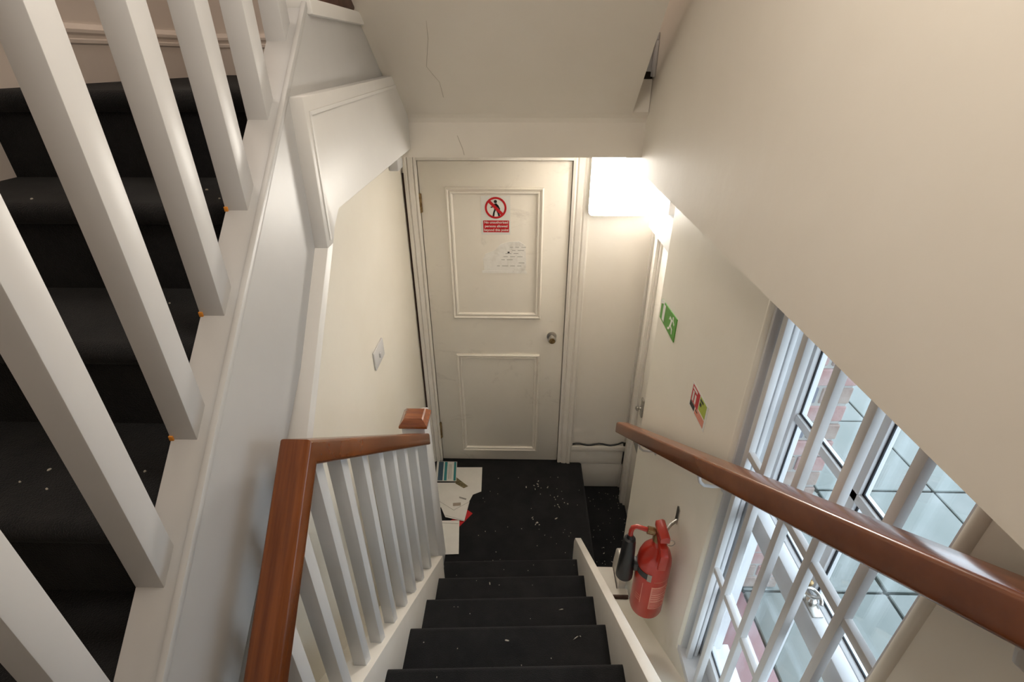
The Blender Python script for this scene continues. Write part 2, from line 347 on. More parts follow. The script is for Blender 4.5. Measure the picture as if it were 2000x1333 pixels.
sweep('handrail_drop', [(JY, JZ), (0.30, 1.505)], -0.398, RP, 'wood', bal)
by = [1.402, 1.268, 1.150, 1.036, 0.922, 0.808, 0.700, 0.590, 0.478, 0.366]
for i, y in enumerate(by):
    top = 1.120 + (1.585-y)*0.815 - 0.060 if y > JY else 1.856 - (JY-y)*0.92 - 0.065
    box('baluster', -0.417, -0.385, y, y+0.032, pitch(y+0.03)+0.074, top + 0.012, 'white', bal, 0.0015)

# ------------------------------------------------------------------ rising flight on the left
us = thing('upper_staircase', 'black carpeted flight rising on the left behind thick white balusters', 'staircase', (-0.85, -0.2, 1.14))
for k in range(7):
    y, z = 1.18 - 0.2245*k, 2.383 - 0.186*k
    yb = y + 0.2245 + 0.03 if k else 2.25
    zb = max(z - 0.186, 1.141)
    rr = 0.022
    pf = [(yb, z)] + [(y + rr - rr*math.sin(math.radians(a)), z - rr + rr*math.cos(math.radians(a))) for a in (0, 20, 40, 60, 80, 100, 130, 160)] + [(y+0.026, z-0.045), (y+0.028, zb), (y+0.06, zb), (y+0.06, z-0.05), (yb, z-0.05)]
    prism('tread' if k else 'landing', pf, 'x', LO, -0.540, 'carpet', us, smooth=True)
# outer string: fascia board, flat top ledge with raised outer bead
y0, y1 = -0.35, 1.31
def lowr(y): return 2.043 + 0.745*(y - 1.157)
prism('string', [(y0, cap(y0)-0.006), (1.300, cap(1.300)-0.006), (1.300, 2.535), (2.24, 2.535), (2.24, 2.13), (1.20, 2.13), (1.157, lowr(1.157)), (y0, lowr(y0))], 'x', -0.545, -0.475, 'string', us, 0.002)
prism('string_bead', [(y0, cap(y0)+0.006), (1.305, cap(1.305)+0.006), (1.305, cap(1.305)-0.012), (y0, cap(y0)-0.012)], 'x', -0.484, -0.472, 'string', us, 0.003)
prism('landing_nosing', [(1.30, 2.524), (1.82, 2.524), (1.82, 2.556), (1.30, 2.556)], 'x', -0.560, -0.462, 'whitepanel', us, 0.006)
# proud spandrel panel and the trim running down below it
prism('spandrel_panel', [(1.118, 2.374), (2.10, 2.392), (2.10, 2.128), (1.210, 2.128), (1.165, 2.098), (1.140, 2.062), (1.100, 2.062)], 'x', -0.476, -0.445, 'whitepanel', us, 0.0025)
box('landing_soffit', LW, -0.476, 1.20, 2.12, 2.116, 2.130, 'whitepanel', us)
prism('panel_bead', [(1.134, 2.346), (2.08, 2.364), (2.08, 2.356), (1.140, 2.338)], 'x', -0.446, -0.4425, 'whitepanel', us)
prism('panel_bead', [(1.134, 2.346), (1.142, 2.338), (1.128, 2.075), (1.120, 2.075)], 'x', -0.446, -0.4425, 'whitepanel', us)
def tr(y): return 1.758 + (2.062-1.758)/(1.100-0.811)*(y-0.811)
prism('lower_trim', [(1.100, 2.063), (1.140, 2.063), (0.855, 1.762), (0.10, 0.965), (0.06, 0.965)], 'x', LW, -0.445, 'whitepanel', us, 0.002)
ub = thing('upper_balustrade', 'thick white square balusters standing on the sloping string of the rising flight', 'balustrade', (-0.52, 0.44, 1.79))
for i in range(8):
    y = 1.225 - 0.1568*i
    box('baluster', -0.545, -0.503, y, y+0.042, cap(y+0.04)-0.02-0.035, cap(y)+0.86, 'white', ub, 0.0015)
    if i in (2, 3, 4): box('orange_spill', -0.5462, -0.539, y-0.002, y+0.007, cap(y)-0.008, cap(y)+0.001, 'orange', ub, 0.001)
prism('handrail', [(-0.35, cap(-0.35)+0.85), (1.28, cap(1.28)+0.85), (1.28, cap(1.28)+0.91), (-0.35, cap(-0.35)+0.91)], 'x', -0.555, -0.493, 'wood', ub, 0.008)
# skirting of the half landing
def skirt(name, pth, mtl):
    bm = bmesh.new(); rings = []
    for (x, y, nx, ny) in pth:
        rings.append([bm.verts.new((x+nx*d, y+ny*d, z)) for d, z in ((0,2.383),(0.018,2.383),(0.018,2.474),(0.022,2.478),(0.022,2.486),(0.014,2.490),(0.014,2.496),(0.020,2.502),(0.020,2.510),(0.008,2.522),(0,2.524))])
    for a, b in zip(rings, rings[1:]):
        for k in range(11): bm.faces.new((a[k], a[(k+1)%11], b[(k+1)%11], b[k]))
    bm.faces.new(rings[0][::-1]); bm.faces.new(rings[-1])
    return link(name, bm_mesh(bm, name), mtl)
struct(skirt('baseboard_left', [(LO, 1.16, 1, 0), (LO, 2.25, 1, -1)], 'pink'))
struct(skirt('baseboard_far', [(LO, 2.25, 1, -1), (-0.56, 2.25, 0, -1)], 'pink'))
# dark newel of the next flight peeping over the panel
tag(prism('dark_newel', [(1.52, 2.556), (1.66, 2.556), (1.66, 2.85), (1.52, 2.85)], 'x', -0.535, -0.47, 'brownwood', None, 0.006), 'dark brown newel stump showing above the white stair panel by the soffit', 'newel post')
# pieces seen in the slot between soffit and right wall
sl = thing('slot_boards', 'white board ends and dark timber in the narrow slot beside the sloping soffit', 'timber offcuts', (0.44, 2.03, 2.20))
box('filler', 0.402, RU-0.0015, 2.086, 2.16, 2.2625, 2.372, 'wall', sl)
box('dark_timber', 0.400, RU-0.002, 2.090, 2.24, 2.3725, 2.396, 'dark', sl, 0.003)
box('board', 0.400, RU-0.010, 2.085, 2.12, 2.3965, 2.494, 'white', sl, 0.002)
box('board', RU-0.010, RU-0.001, 2.05, 2.12, 2.380, 2.494, 'white', sl, 0.001)
box('board_cap', 0.398, RU-0.001, 2.055, 2.14, 2.495, 2.518, 'white', sl, 0.002)

# ------------------------------------------------------------------ door in the far wall
dr = thing('door_1', 'panelled off-white door with a red prohibition sign at the foot of the stairs', None, (-0.145, FAR, 0.0), kind='structure')
leaf = box('leaf', DX0, DX1, FAR+0.004, FAR+0.046, 0.006, DZ1, 'door', dr, 0.002)
def frame_mould(name, x0, x1, z0, z1, w, parent, yy):
    prof = [(0, 0), (0, 0.010), (w*0.22, 0.016), (w*0.45, 0.010), (w*0.52, 0.006), (w*0.62, 0.012), (w*0.82, 0.012), (w, 0.003), (w, 0)]
    bm = bmesh.new(); rings = []
    for (x, z, sx, sz) in ((x0, z0, 1, 1), (x1, z0, -1, 1), (x1, z1, -1, -1), (x0, z1, 1, -1)):
        rings.append([bm.verts.new((x+sx*a, yy-b, z+sz*a)) for a, b in prof])
    n = len(prof)
    for i in range(4):
        a, b = rings[i], rings[(i+1) % 4]
        for k in range(n): bm.faces.new((a[k], a[(k+1) % n], b[(k+1) % n], b[k]))
    return link(name, bm_mesh(bm, name), 'door', parent)
frame_mould('panel_moulding', -0.404, 0.108, 1.105, 1.860, 0.036, dr, FAR+0.004)
frame_mould('panel_moulding', -0.399, 0.108, 0.092, 0.858, 0.032, dr, FAR+0.004)
kb = lathe('knob', [(0.029, 0), (0.029, 0.004), (0.012, 0.008), (0.011, 0.028), (0.022, 0.036), (0.025, 0.046), (0.022, 0.056), (0.012, 0.061)], (0.178, FAR+0.004, 0.986), (0, -1, 0), 'metal', dr)
kb['label'] = 'round chrome knob'
lathe('escutcheon', [(0.018, 0), (0.018, 0.003), (0.006, 0.004)], (0.178, FAR-0.0565, 0.986), (0, -1, 0), 'brass', kb, 16)
for z0, z1 in ((1.729, 1.827), (0.20, 0.325)):
    hg = box('hinge', DX0-0.012, DX0+0.008, FAR-0.006, FAR+0.006, z0, z1, 'brass', dr, 0.002)
    tube('hinge_pin', [(DX0-0.002, FAR-0.007, z0-0.003), (DX0-0.002, FAR-0.007, z1+0.003)], 0.005, 'brass', hg, 8)
def architrave(name, x0, x1, z0, z1, mirror, parent):
    w = x1 - x0; pf = [(0, 0), (0, 0.012), (0.16, 0.016), (0.26, 0.010), (0.34, 0.018), (0.62, 0.022), (0.70, 0.016), (0.80, 0.024), (1.0, 0.024), (1.0, 0)]
    pp = [((x0 + a*w) if not mirror else (x1 - a*w), FAR - b) for a, b in pf]
    return prism(name, pp, 'z', z0, z1, 'trim', parent)
af = thing('trim_1', 'moulded white frame round the panelled door', None, (-0.145, FAR, 0.0), kind='structure')
architrave('jamb', -0.606, DX0-0.003, -0.0, 2.045, True, af)
architrave('jamb', DX1+0.003, 0.335, -0.0, 2.045, False, af)
box('head', DX0-0.003, DX1+0.003, FAR-0.020, FAR, DZ1+0.006, 2.060, 'trim', af, 0.003)
box('gap_strip', -0.619, -0.608, FAR-0.004, FAR, 0.0, 1.93, 'brownwood', af)
# far wall skirting to the right of the door
sk = thing('baseboard_far_recess', 'grubby white boards and batten low on the wall right of the door', None, (0.53, FAR, -0.23), kind='structure')
box('batten', 0.338, 0.708, FAR-0.020, FAR, 0.108, 0.150, 'trim', sk, 0.004)
box('upper_board', 0.338, 0.712, FAR-0.012, FAR, -0.010, 0.107, 'trim', sk, 0.003)
box('lower_board', 0.420, 0.690, FAR-0.004, FAR, -0.23, -0.014, 'trim', sk, 0.002)
box('corner_strip', 0.690, RX, FAR-0.012, FAR, -0.23, 2.09, 'trim', sk, 0.003)
box('corner_strip', 0.336, 0.348, FAR-0.016, FAR, 0.15, 2.09, 'trim', sk, 0.002)
cb = [(0.345+0.36*i/14, FAR-0.010, 0.162 + 0.007*math.sin(i*1.1) + (0.012 if i > 12 else 0)) for i in range(15)]
tag(tube('cable', cb, 0.006, 'black', None, 8), 'black cable clipped along the top of the batten right of the door', 'cable')
box('cable_end', 0.690, 0.708, FAR-0.018, FAR, 0.155, 0.185, 'dark', sk, 0.002)

# ------------------------------------------------------------------ exit door in the recess (right)
xd = thing('door_2', 'white exit door with bolt in the right hand recess', None, (RX, 2.2, -0.23), kind='structure')
box('leaf', RX-0.012, RX-0.001, 1.90, 2.470, -0.22, 1.74, 'door', xd, 0.002)
box('jamb', RX-0.040, RX-0.001, 2.49, 2.535, -0.23, 1.85, 'trim', xd, 0.003)
box('stop', RX-0.022, RX-0.001, 2.475, 2.49, -0.23, 1.76, 'trim', xd)
box('jamb_outer', RX-0.022, RX-0.001, 2.545, 2.62, -0.23, 2.09, 'trim', xd, 0.003)
hd = box('head', RX-0.085, RX-0.001, 1.90, 2.52, 1.695, 1.80, 'white', xd, 0.004)
box('upper_board', RX-0.060, RX-0.001, 2.30, 2.50, 1.815, 2.09, 'white', xd, 0.004)
bl = box('bolt_plate', RX-0.022, RX-0.012, 2.37, 2.41, 0.60, 0.72, 'metal', xd, 0.003)
lathe('bolt_knob', [(0.006, 0), (0.006, 0.012), (0.014, 0.018), (0.014, 0.028), (0.005, 0.033)], (RX-0.022, 2.39, 0.655), (-1, 0, 0), 'metal', bl, 16)

# ------------------------------------------------------------------ wall light
lt = thing('wall_light', 'square glowing white bulkhead light on the wall right of the door', 'light', (0.494, FAR, 1.735))
pts = []
for cx, cz, a0 in ((0.632, 2.045, 0), (0.356, 2.045, 90), (0.356, 1.757, 180), (0.632, 1.757, 270)):
    pts += [(cx + 0.022*math.cos(math.radians(a0+a)), cz + 0.022*math.sin(math.radians(a0+a))) for a in (0, 30, 60, 90)]
prism('housing', pts, 'y', FAR-0.070, FAR-0.014, 'signwhite', lt)
prism('diffuser', [(x*0.996+0.002, z*0.996+0.0076) for x, z in pts], 'y', FAR-0.078, FAR-0.070, 'lampwhite', lt, 0.002)
prism('base_plate', [(x*0.97+0.0148, z*0.97+0.057) for x, z in pts], 'y', FAR-0.014, FAR, 'signwhite', lt)

# ------------------------------------------------------------------ prohibition sign on the door
UX, VZ = (1, 0, 0), (0, 0, 1); YS = FAR + 0.004
ps = thing('prohibition_sign', 'red and white no entry sticker with black walking figure on the door', 'sign', (-0.144, YS, 1.607))
o = (0, YS, 0)
decal('sign_plate', [(-0.222, 1.608), (-0.067, 1.608), (-0.067, 1.815), (-0.222, 1.815)], o, UX, VZ, 0.0012, 0.0, 'signwhite', ps)
cx, cz = -0.144, 1.753
fig = [[(cx-0.001+0.0085*math.cos(i*math.pi/6), cz+0.033+0.0085*math.sin(i*math.pi/6)) for i in range(12)],
       [(cx-0.012, cz+0.020), (cx+0.004, cz+0.024), (cx+0.012, cz+0.014), (cx+0.010, cz-0.010), (cx-0.008, cz-0.010)],
       [(cx+0.004, cz+0.022), (cx+0.014, cz+0.014), (cx+0.024, cz-0.006), (cx+0.021, cz-0.010), (cx+0.016, cz-0.006), (cx+0.007, cz+0.008)],
       [(cx-0.012, cz+0.020), (cx-0.006, cz+0.008), (cx-0.020, cz+0.000), (cx-0.028, cz+0.002), (cx-0.026, cz+0.006), (cx-0.020, cz+0.007)],
       [(cx-0.008, cz-0.008), (cx+0.001, cz-0.010), (cx-0.005, cz-0.026), (cx-0.008, cz-0.045), (cx-0.018, cz-0.045), (cx-0.014, cz-0.024)],
       [(cx+0.000, cz-0.010), (cx+0.010, cz-0.008), (cx+0.018, cz-0.026), (cx+0.024, cz-0.044), (cx+0.013, cz-0.044), (cx+0.008, cz-0.026)]]
for f_ in fig: decal('walking_figure', f_, o, UX, VZ, 0.0004, 0.0012, 'signblack', ps)
bm = bmesh.new(); R0, R1 = 0.0465, 0.057; n = 40; rings = []
for k in range(n):
    a = 2*math.pi*k/n; c_, s_ = math.cos(a), math.sin(a)
    rings.append([bm.verts.new((cx+R*c_, YS-yy, cz+R*s_)) for R, yy in ((R0, 0.0012), (R1, 0.0012), (R1, 0.0024), (R0, 0.0024))])
for k in range(n):
    a, b = rings[k], rings[(k+1) % n]
    for i in range(4): bm.faces.new((a[i], a[(i+1) % 4], b[(i+1) % 4], b[i]))
link('red_ring', bm_mesh(bm, 'red_ring'), 'signred', ps)
q = 0.0365; e_ = 0.0055
decal('red_slash', [(cx-q-e_, cz+q-e_), (cx+q-e_, cz-q-e_), (cx+q+e_, cz-q+e_), (cx-q+e_, cz+q+e_)], o, UX, VZ, 0.0006, 0.0017, 'signred', ps)
decal('red_panel', [(-0.212, 1.622), (-0.074, 1.622), (-0.074, 1.686), (-0.212, 1.686)], o, UX, VZ, 0.0006, 0.0012, 'signred', ps)
for i, s_ in enumerate(('No unauthorised', 'persons allowed', 'beyond this point')):
    text('lettering', s_, 0.0185, (-0.143, YS, 1.6755-0.0205*i), UX, VZ, 0.0021, 'signwhite', ps)
# torn note
nt = thing('torn_note', 'crumpled torn paper notice taped to the upper door panel below the sign', 'notice', (-0.10, YS, 1.39))
pts = [(-0.214, 1.405), (-0.10, 1.398), (0.016, 1.396), (0.020, 1.45), (0.014, 1.55), (-0.02, 1.572), (-0.08, 1.568), (-0.12, 1.555), (-0.155, 1.52), (-0.205, 1.500), (-0.218, 1.47)]
decal('sheet', pts, o, UX, VZ, 0.0015, 0.0, 'note', nt)
decal('tape', [(-0.226, 1.388), (0.024, 1.386), (0.024, 1.400), (-0.226, 1.404)], o, UX, VZ, 0.0008, 0.0015, 'note', nt)
random.seed(3)
for i in range(7):
    z = 1.537 - 0.018*i; x = -0.07 - 0.012*i
    while x < -0.005:
        w = random.uniform(0.012, 0.035)
        if random.random() < 0.75: decal('faded_line', [(x, z), (x+w, z), (x+w, z+0.0028), (x, z+0.0028)], o, UX, VZ, 0.0003, 0.0015, 'ink', nt)
        x += w + 0.012
decal('stamp', [(-0.083, 1.505), (-0.072, 1.505), (-0.072, 1.513), (-0.083, 1.513)], o, UX, VZ, 0.0004, 0.0018, 'signblack', nt)

# ------------------------------------------------------------------ signs on the right wall
UY = (0, -1, 0); o = (RL, 0, 0)
def rw(pts): return [(-y, z) for y, z in pts]
es = thing('exit_sign', 'green running man exit sign with a peeled white corner on the right wall', 'sign', (RL, 1.735, 1.524))
decal('sign_plate', rw([(1.845, 1.524), (1.632, 1.524), (1.632, 1.618), (1.845, 1.603)]), o, UY, VZ, 0.003, 0.0, 'green', es)
decal('white_door', rw([(1.812, 1.532), (1.782, 1.532), (1.782, 1.600), (1.812, 1.598)]), o, UY, VZ, 0.0008, 0.003, 'signwhite', es)
decal('peeled_corner', rw([(1.862, 1.592), (1.835, 1.606), (1.80, 1.612), (1.80, 1.602), (1.845, 1.585)]), o, UY, VZ, 0.0008, 0.0032, 'signwhite', es)
my, mz = 1.685, 1.575
man = [[(my+0.007*math.cos(i*math.pi/6)-0.012, mz+0.026+0.007*math.sin(i*math.pi/6)) for i in range(12)],
       [(my-0.010, mz+0.016), (my+0.008, mz+0.014), (my+0.016, mz-0.010), (my+0.002, mz-0.012)],
       [(my-0.010, mz+0.016), (my-0.030, mz+0.004), (my-0.034, mz+0.012), (my-0.014, mz+0.022)],
       [(my+0.006, mz+0.014), (my+0.026, mz+0.018), (my+0.034, mz+0.004), (my+0.028, mz+0.002), (my+0.022, mz+0.010), (my+0.010, mz+0.006)],
       [(my+0.002, mz-0.010), (my-0.018, mz-0.016), (my-0.020, mz-0.036), (my-0.012, mz-0.036), (my-0.010, mz-0.022), (my+0.010, mz-0.016)],
       [(my+0.016, mz-0.008), (my+0.024, mz-0.026), (my+0.040, mz-0.034), (my+0.036, mz-0.042), (my+0.016, mz-0.032), (my+0.006, mz-0.012)]]
for f_ in man: decal('running_man', rw(f_), o, UY, VZ, 0.0008, 0.003, 'signwhite', es)
fs = thing('fire_notice', 'small red white and lime fire notice on the right wall above the handrail', 'sign', (RL, 1.30, 1.425))
def fr(a, b): return (-(1.380-0.152*a), 1.430+0.094*b + 0.004*a)
def fd(name, l, mt, lift): decal(name, [fr(*p) for p in l], o, UY, VZ, 0.0006, lift, mt, fs)
fd('sign_plate', [(0, 0), (1, 0), (1, 1), (0, 1)], 'signwhite', 0)
fd('red_panel', [(0.05, 0.30), (0.50, 0.30), (0.50, 0.93), (0.05, 0.93)], 'signred', 0.0006)
fd('black_panel', [(0.05, 0.08), (0.34, 0.08), (0.34, 0.28), (0.05, 0.28)], 'signblack', 0.0006)
fd('lime_panel', [(0.54, 0.42), (0.92, 0.42), (0.92, 0.93), (0.54, 0.93)], 'lime', 0.0006)
fd('pink_panel', [(0.38, 0.06), (0.92, 0.06), (0.92, 0.36), (0.54, 0.36), (0.38, 0.26)], 'pinkpaper', 0.0006)
for l in ([(0.10, 0.80), (0.36, 0.80), (0.36, 0.88), (0.10, 0.88)], [(0.12, 0.36), (0.20, 0.36), (0.20, 0.74), (0.12, 0.74)], [(0.26, 0.36), (0.34, 0.36), (0.34, 0.70), (0.26, 0.70)]):
    fd('white_mark', l, 'signwhite', 0.0012)
for l in ([(0.57, 0.80), (0.74, 0.80), (0.74, 0.88), (0.57, 0.88)], [(0.57, 0.62), (0.66, 0.62), (0.66, 0.74), (0.57, 0.74)], [(0.42, 0.22), (0.54, 0.22), (0.54, 0.26), (0.42, 0.26)]):
    fd('black_mark', l, 'signblack', 0.0012)

# ------------------------------------------------------------------ light switch on the cream wall
sw = thing('light_switch', 'white plastic light switch plate on the cream wall left of the door', 'light switch', (LW, 1.85, 1.29))
box('plate', LW, LW+0.009, 1.785, 1.925, 1.288, 1.372, 'white', sw, 0.003)
box('rocker', LW+0.009, LW+0.016, 1.842, 1.858, 1.318, 1.338, 'white', sw, 0.002)
jb = tag(box('junction_box', LW, LW+0.045, 2.40, 2.50, 1.985, 2.070, 'white', None, 0.006), 'small white box on the cream wall at the top left of the door frame', 'junction box')

# ------------------------------------------------------------------ wall handrail on the right
hr = thing('wall_handrail', 'varnished mahogany handrail sloping down the right wall past the window', 'handrail', (0.475, 1.94, 0.86))
sl_ = (1.995-0.892)/(1.945-0.305)
def hz(y): return 0.904 + (1.945-y)*sl_
sweep('rail', [(1.942, hz(1.942)), (-0.5, hz(-0.5))], 0.487, rail_profile(0.054, 0.052, 0.007), 'wood', hr)
for y in (1.616, 1.03, 0.29, -0.35):
    z = hz(y) - 0.062
    b = tube('bracket', [(0.487, y, z+0.012), (0.487, y, z-0.016), (0.493, y, z-0.034), (0.506, y, z-0.046), (0.530, y, z-0.050), (RL, y, z-0.050)], 0.0048, 'white', hr, 10)
    lathe('rose', [(0.016, 0), (0.016, 0.003), (0.009, 0.007)], (RL, y, z-0.050), (-1, 0, 0), 'white', b, 16)

# ------------------------------------------------------------------ fire extinguisher
EX, EY = 0.482, 1.205
fx = thing('fire_extinguisher', 'red fire extinguisher with black horn hanging on the right wall', 'fire extinguisher', (EX, EY, 0.60))
lathe('cylinder', [(0.050, 0), (0.057, 0.004), (0.060, 0.014), (0.060, 0.262), (0.058, 0.285), (0.050, 0.312), (0.036, 0.334), (0.022, 0.346), (0.019, 0.352), (0.019, 0.372)], (EX, EY, 0.605), (0, 0, 1), 'red', fx, 36)
lathe('valve', [(0.021, 0), (0.021, 0.026), (0.015, 0.032), (0.015, 0.050)], (EX, EY, 0.975), (0, 0, 1), 'brass', fx, 20)
prism('lever', [(EX-0.018, 1.034), (EX+0.014, 1.034), (EX+0.014, 1.058), (EX+0.004, 1.064), (EX-0.018, 1.056)], 'y', EY-0.066, EY+0.014, 'red', fx, 0.003)
prism('carry_handle', [(EY-0.085, 0.990), (EY-0.080, 0.915), (EY-0.066, 0.915), (EY-0.062, 0.985), (EY+0.012, 1.008), (EY+0.012, 1.020), (EY-0.066, 1.008)], 'x', EX-0.013, EX+0.013, 'red', fx, 0.002)
HX, HY = 0.388, 1.222
tube('swivel_pipe', [(EX-0.012, EY+0.004, 1.012), (EX-0.050, EY+0.008, 1.018), (HX+0.018, HY, 1.020), (HX+0.004, HY, 1.014), (HX, HY, 0.998), (HX, HY, 0.975)], 0.0085, 'red', fx, 12)
tube('pipe_nut', [(EX-0.018, EY+0.002, 1.013), (EX-0.042, EY+0.006, 1.017)], 0.014, 'brass', fx, 8)
lathe('horn', [(0.010, 0.0), (0.012, -0.016), (0.020, -0.020), (0.0225, -0.035), (0.031, -0.200), (0.031, -0.215), (0.026, -0.215), (0.018, -0.06)], (HX, HY, 0.978), (0, 0, 1), 'black', fx, 28)
box('horn_clip', HX+0.020, EX-0.050, EY-0.016, EY+0.022, 0.825, 0.860, 'black', fx, 0.004)
def curved(name, a0, a1, z0, z1, rr, material, parent):
    bm = bmesh.new(); pr = None
    for i in range(11):
        a = math.radians(a0 + (a1-a0)*i/10); c_, s_ = math.cos(a), math.sin(a)
        ring_ = [bm.verts.new((EX+q_*c_, EY+q_*s_, z)) for q_, z in ((rr-0.0012, z0), (rr, z0), (rr, z1), (rr-0.0012, z1))]
        if pr:
            for k in range(4): bm.faces.new((pr[k], pr[(k+1) % 4], ring_[(k+1) % 4], ring_[k]))
        else: bm.faces.new(ring_[::-1])
        pr = ring_
    bm.faces.new(pr); return link(name, bm_mesh(bm, name, True), material, parent)
curved('clip_band', 150, 238, 0.828, 0.856, 0.0622, 'black', fx)
curved('clip_tab', 238, 252, 0.822, 0.858, 0.0622, 'kraft', fx)
lb = curved('instruction_label', 258, 325, 0.672, 0.795, 0.0608, 'pinkpaper', fx)
for i, z in enumerate((0.786, 0.778, 0.770, 0.762, 0.748, 0.736, 0.724, 0.708, 0.699, 0.690, 0.681)):
    curved('printed_line', 262, 318 - (i*7) % 13, z-0.0012, z, 0.0616, 'signred', lb)
curved('side_label_edge', 226, 228, 0.69, 0.80, 0.0608, 'pinkpaper', fx)
for z in (0.70, 0.712, 0.724): curved('side_print', 205, 224, z, z+0.0015, 0.0608, 'pinkpaper', fx)
curved('top_line', 262, 312, 0.822, 0.8235, 0.0608, 'pinkpaper', fx)
wb = prism('wall_bracket', [(1.262, 0.985), (1.285, 0.985), (1.285, 1.055), (1.274, 1.064), (1.262, 1.055)], 'x', RL-0.003, RL, 'metal', fx)
tube('hook', [(RL-0.002, 1.268, 1.000), (0.532, 1.250, 0.998), (0.510, 1.222, 1.000), (0.497, EY, 1.004)], 0.006, 'metal', fx, 8)
tube('safety_pin_ring', [(0.513+0.013*math.cos(i*math.pi/8), EY-0.035, 1.000+0.013*math.sin(i*math.pi/8)) for i in range(17)], 0.0016, 'metal', fx, 6, False)

# ------------------------------------------------------------------ window in the right wall
wn = thing('window_1', 'white sash window with inner square bars beside the handrail', None, (0.68, 0.74, WZ0), kind='structure')
box('lining', RL+0.002, 0.70, 1.018, WY1, WZ0, ZU, 'whitewin', wn, 0.002)
box('lining', RL+0.002, 0.70, WY0, 0.456, WZ0, ZU, 'whitewin', wn, 0.002)
box('sill', RL-0.004, 0.73, WY0, WY1, WZ0-0.012, WZ0+0.016, 'whitewin', wn, 0.003)
tube('edge_bead', [(RL+0.006, WY1+0.004, WZ0-0.01), (RL+0.006, WY1+0.004, ZU)], 0.013, 'cream', wn, 14)
tube('edge_bead', [(RL+0.006, WY0-0.004, WZ0-0.01), (RL+0.006, WY0-0.004, ZU)], 0.013, 'cream', wn, 14)
for x in (0.598,): box('parting_bead', x, x+0.012, 0.990, 1.018, WZ0+0.016, ZU, 'whitewin', wn, 0.002)
GX0, GX1 = 0.572, 0.590
for y in (0.992, 0.905, 0.786, 0.676, 0.560, 0.456): box('grille_bar', GX0, GX1, y-0.010, y+0.010, WZ0+0.016, ZU, 'white', wn, 0.0015)
for z in (1.565, 1.120): box('grille_rail', GX0+0.002, GX1-0.001, 0.456, 1.002, z-0.010, z+0.010, 'white', wn, 0.0015)
def sash(x0, x1, z0, z1, top_h, bot_h, mids, name):
    s_ = box(name, x0, x1, 0.985, 1.018, z0, z1, 'whitewin', wn, 0.003)
    box('stile', x0, x1, 0.456, 0.500, z0, z1, 'whitewin', s_, 0.003)
    box('top_rail', x0, x1, 0.500, 0.985, z1-top_h, z1, 'whitewin', s_, 0.003)
    box('bottom_rail', x0, x1, 0.500, 0.985, z0, z0+bot_h, 'whitewin', s_, 0.003)
    box('muntin', x0+0.004, x1-0.004, 0.728, 0.750, z0+bot_h, z1-top_h, 'whitewin', s_, 0.002)
    zz = [z0+bot_h] + mids + [z1-top_h]
    for z in mids: box('muntin', x0+0.004, x1-0.004, 0.500, 0.985, z-0.011, z+0.011, 'whitewin', s_, 0.002)
    for a, b in zip(zz, zz[1:]):
        for (ya, yb_) in ((0.500, 0.728), (0.750, 0.985)):
            box('pane', x1-0.016, x1-0.013, ya, yb_, a, b, 'glass', s_)
            e0 = x1 - 0.020
            box('glazing_line', e0, e0+0.003, ya, ya+0.004, a, b, 'gasket', s_); box('glazing_line', e0, e0+0.003, yb_-0.004, yb_, a, b, 'gasket', s_)
            off = 0.011 if a in mids else 0
            box('glazing_line', e0, e0+0.003, ya, yb_, a+off, a+off+0.004, 'gasket', s_)
    return s_
sash(0.622, 0.654, WZ0+0.016, 1.395, 0.068, 0.075, [1.000], 'lower_sash')
sash(0.656, 0.688, 1.345, ZU, 0.030, 0.048, [1.683], 'upper_sash')
fl = thing('sash_fastener', 'curled metal sash fastener on the meeting rail of the window', 'fastener', (0.640, 0.70, 1.395))
box('base_plate', 0.626, 0.650, 0.664, 0.736, 1.395, 1.399, 'metal', fl, 0.0015)
lathe('pivot', [(0.012, 0), (0.012, 0.008), (0.007, 0.014)], (0.639, 0.700, 1.399), (0, 0, 1), 'metal', fl, 16)
tube('lever', [(0.639+0.020*math.cos(a/6), 0.700+0.020*math.sin(a/6), 1.408+0.0012*a) for a in range(-4, 30, 2)], 0.004, 'metal', fl, 8)
lathe('lever_knob', [(0.004, 0), (0.008, 0.006), (0.008, 0.012), (0.003, 0.017)], (0.634, 0.718, 1.430), (0, 0, 1), 'brass', fl, 12)

# ------------------------------------------------------------------ outside: paving and brick pier
ZG = 0.44
pv = thing('courtyard_paving', 'pale green wet stone slabs outside the window', 'paving', (2.2, 1.2, ZG))
box('bed', 0.703, 5.0, -2.5, 5.0, ZG-0.10, ZG-0.03, 'mortar', pv)
def slab_mesh(nm, mt):
    bm = bmesh.new(); addbox(bm, 0.006, 0.604, 0.006, 0.584, -0.035, 0.0); bmesh.ops.bevel(bm, geom=bm.edges[:], offset=0.004, segments=1, affect='EDGES')
    me = bm_mesh(bm, nm); me.materials.append(M[mt]); return me
sm, smp = slab_mesh('slab', 'slab'), slab_mesh('slab_pink', 'slabpink')
for i in range(-1, 6):
    for j in range(-6, 6):
        x, y = 0.96 + 0.61*i, 1.39 + 0.59*j
        if x < 0.8 - 0.0: x = 0.805 if False else x
        if x < 0.3: continue
        me = smp if (i <= 0 and j == -1 and False) else sm
        if i == -1: continue
        ob = bpy.data.objects.new('slab', me); C.objects.link(ob); ob.parent = pv
        ob.location = Vector((x, y, ZG + random.uniform(-0.004, 0.003))) - WL[pv.name]; ob.rotation_euler = (random.uniform(-.004, .004), random.uniform(-.004, .004), 0)
for j in range(-6, 6):
    y = 1.39 + 0.59*j
    ob = box('slab', 0.706, 0.956, y+0.006, y+0.584, ZG-0.035, ZG-0.001, 'slabpink', pv, 0.003)
bp = thing('brick_pier', 'weathered mixed brick pier outside the left side of the window', 'pier', (0.95, 1.5, ZG))
PX0, PX1, PY0, PY1 = 0.703, 1.102, 1.40, 1.75
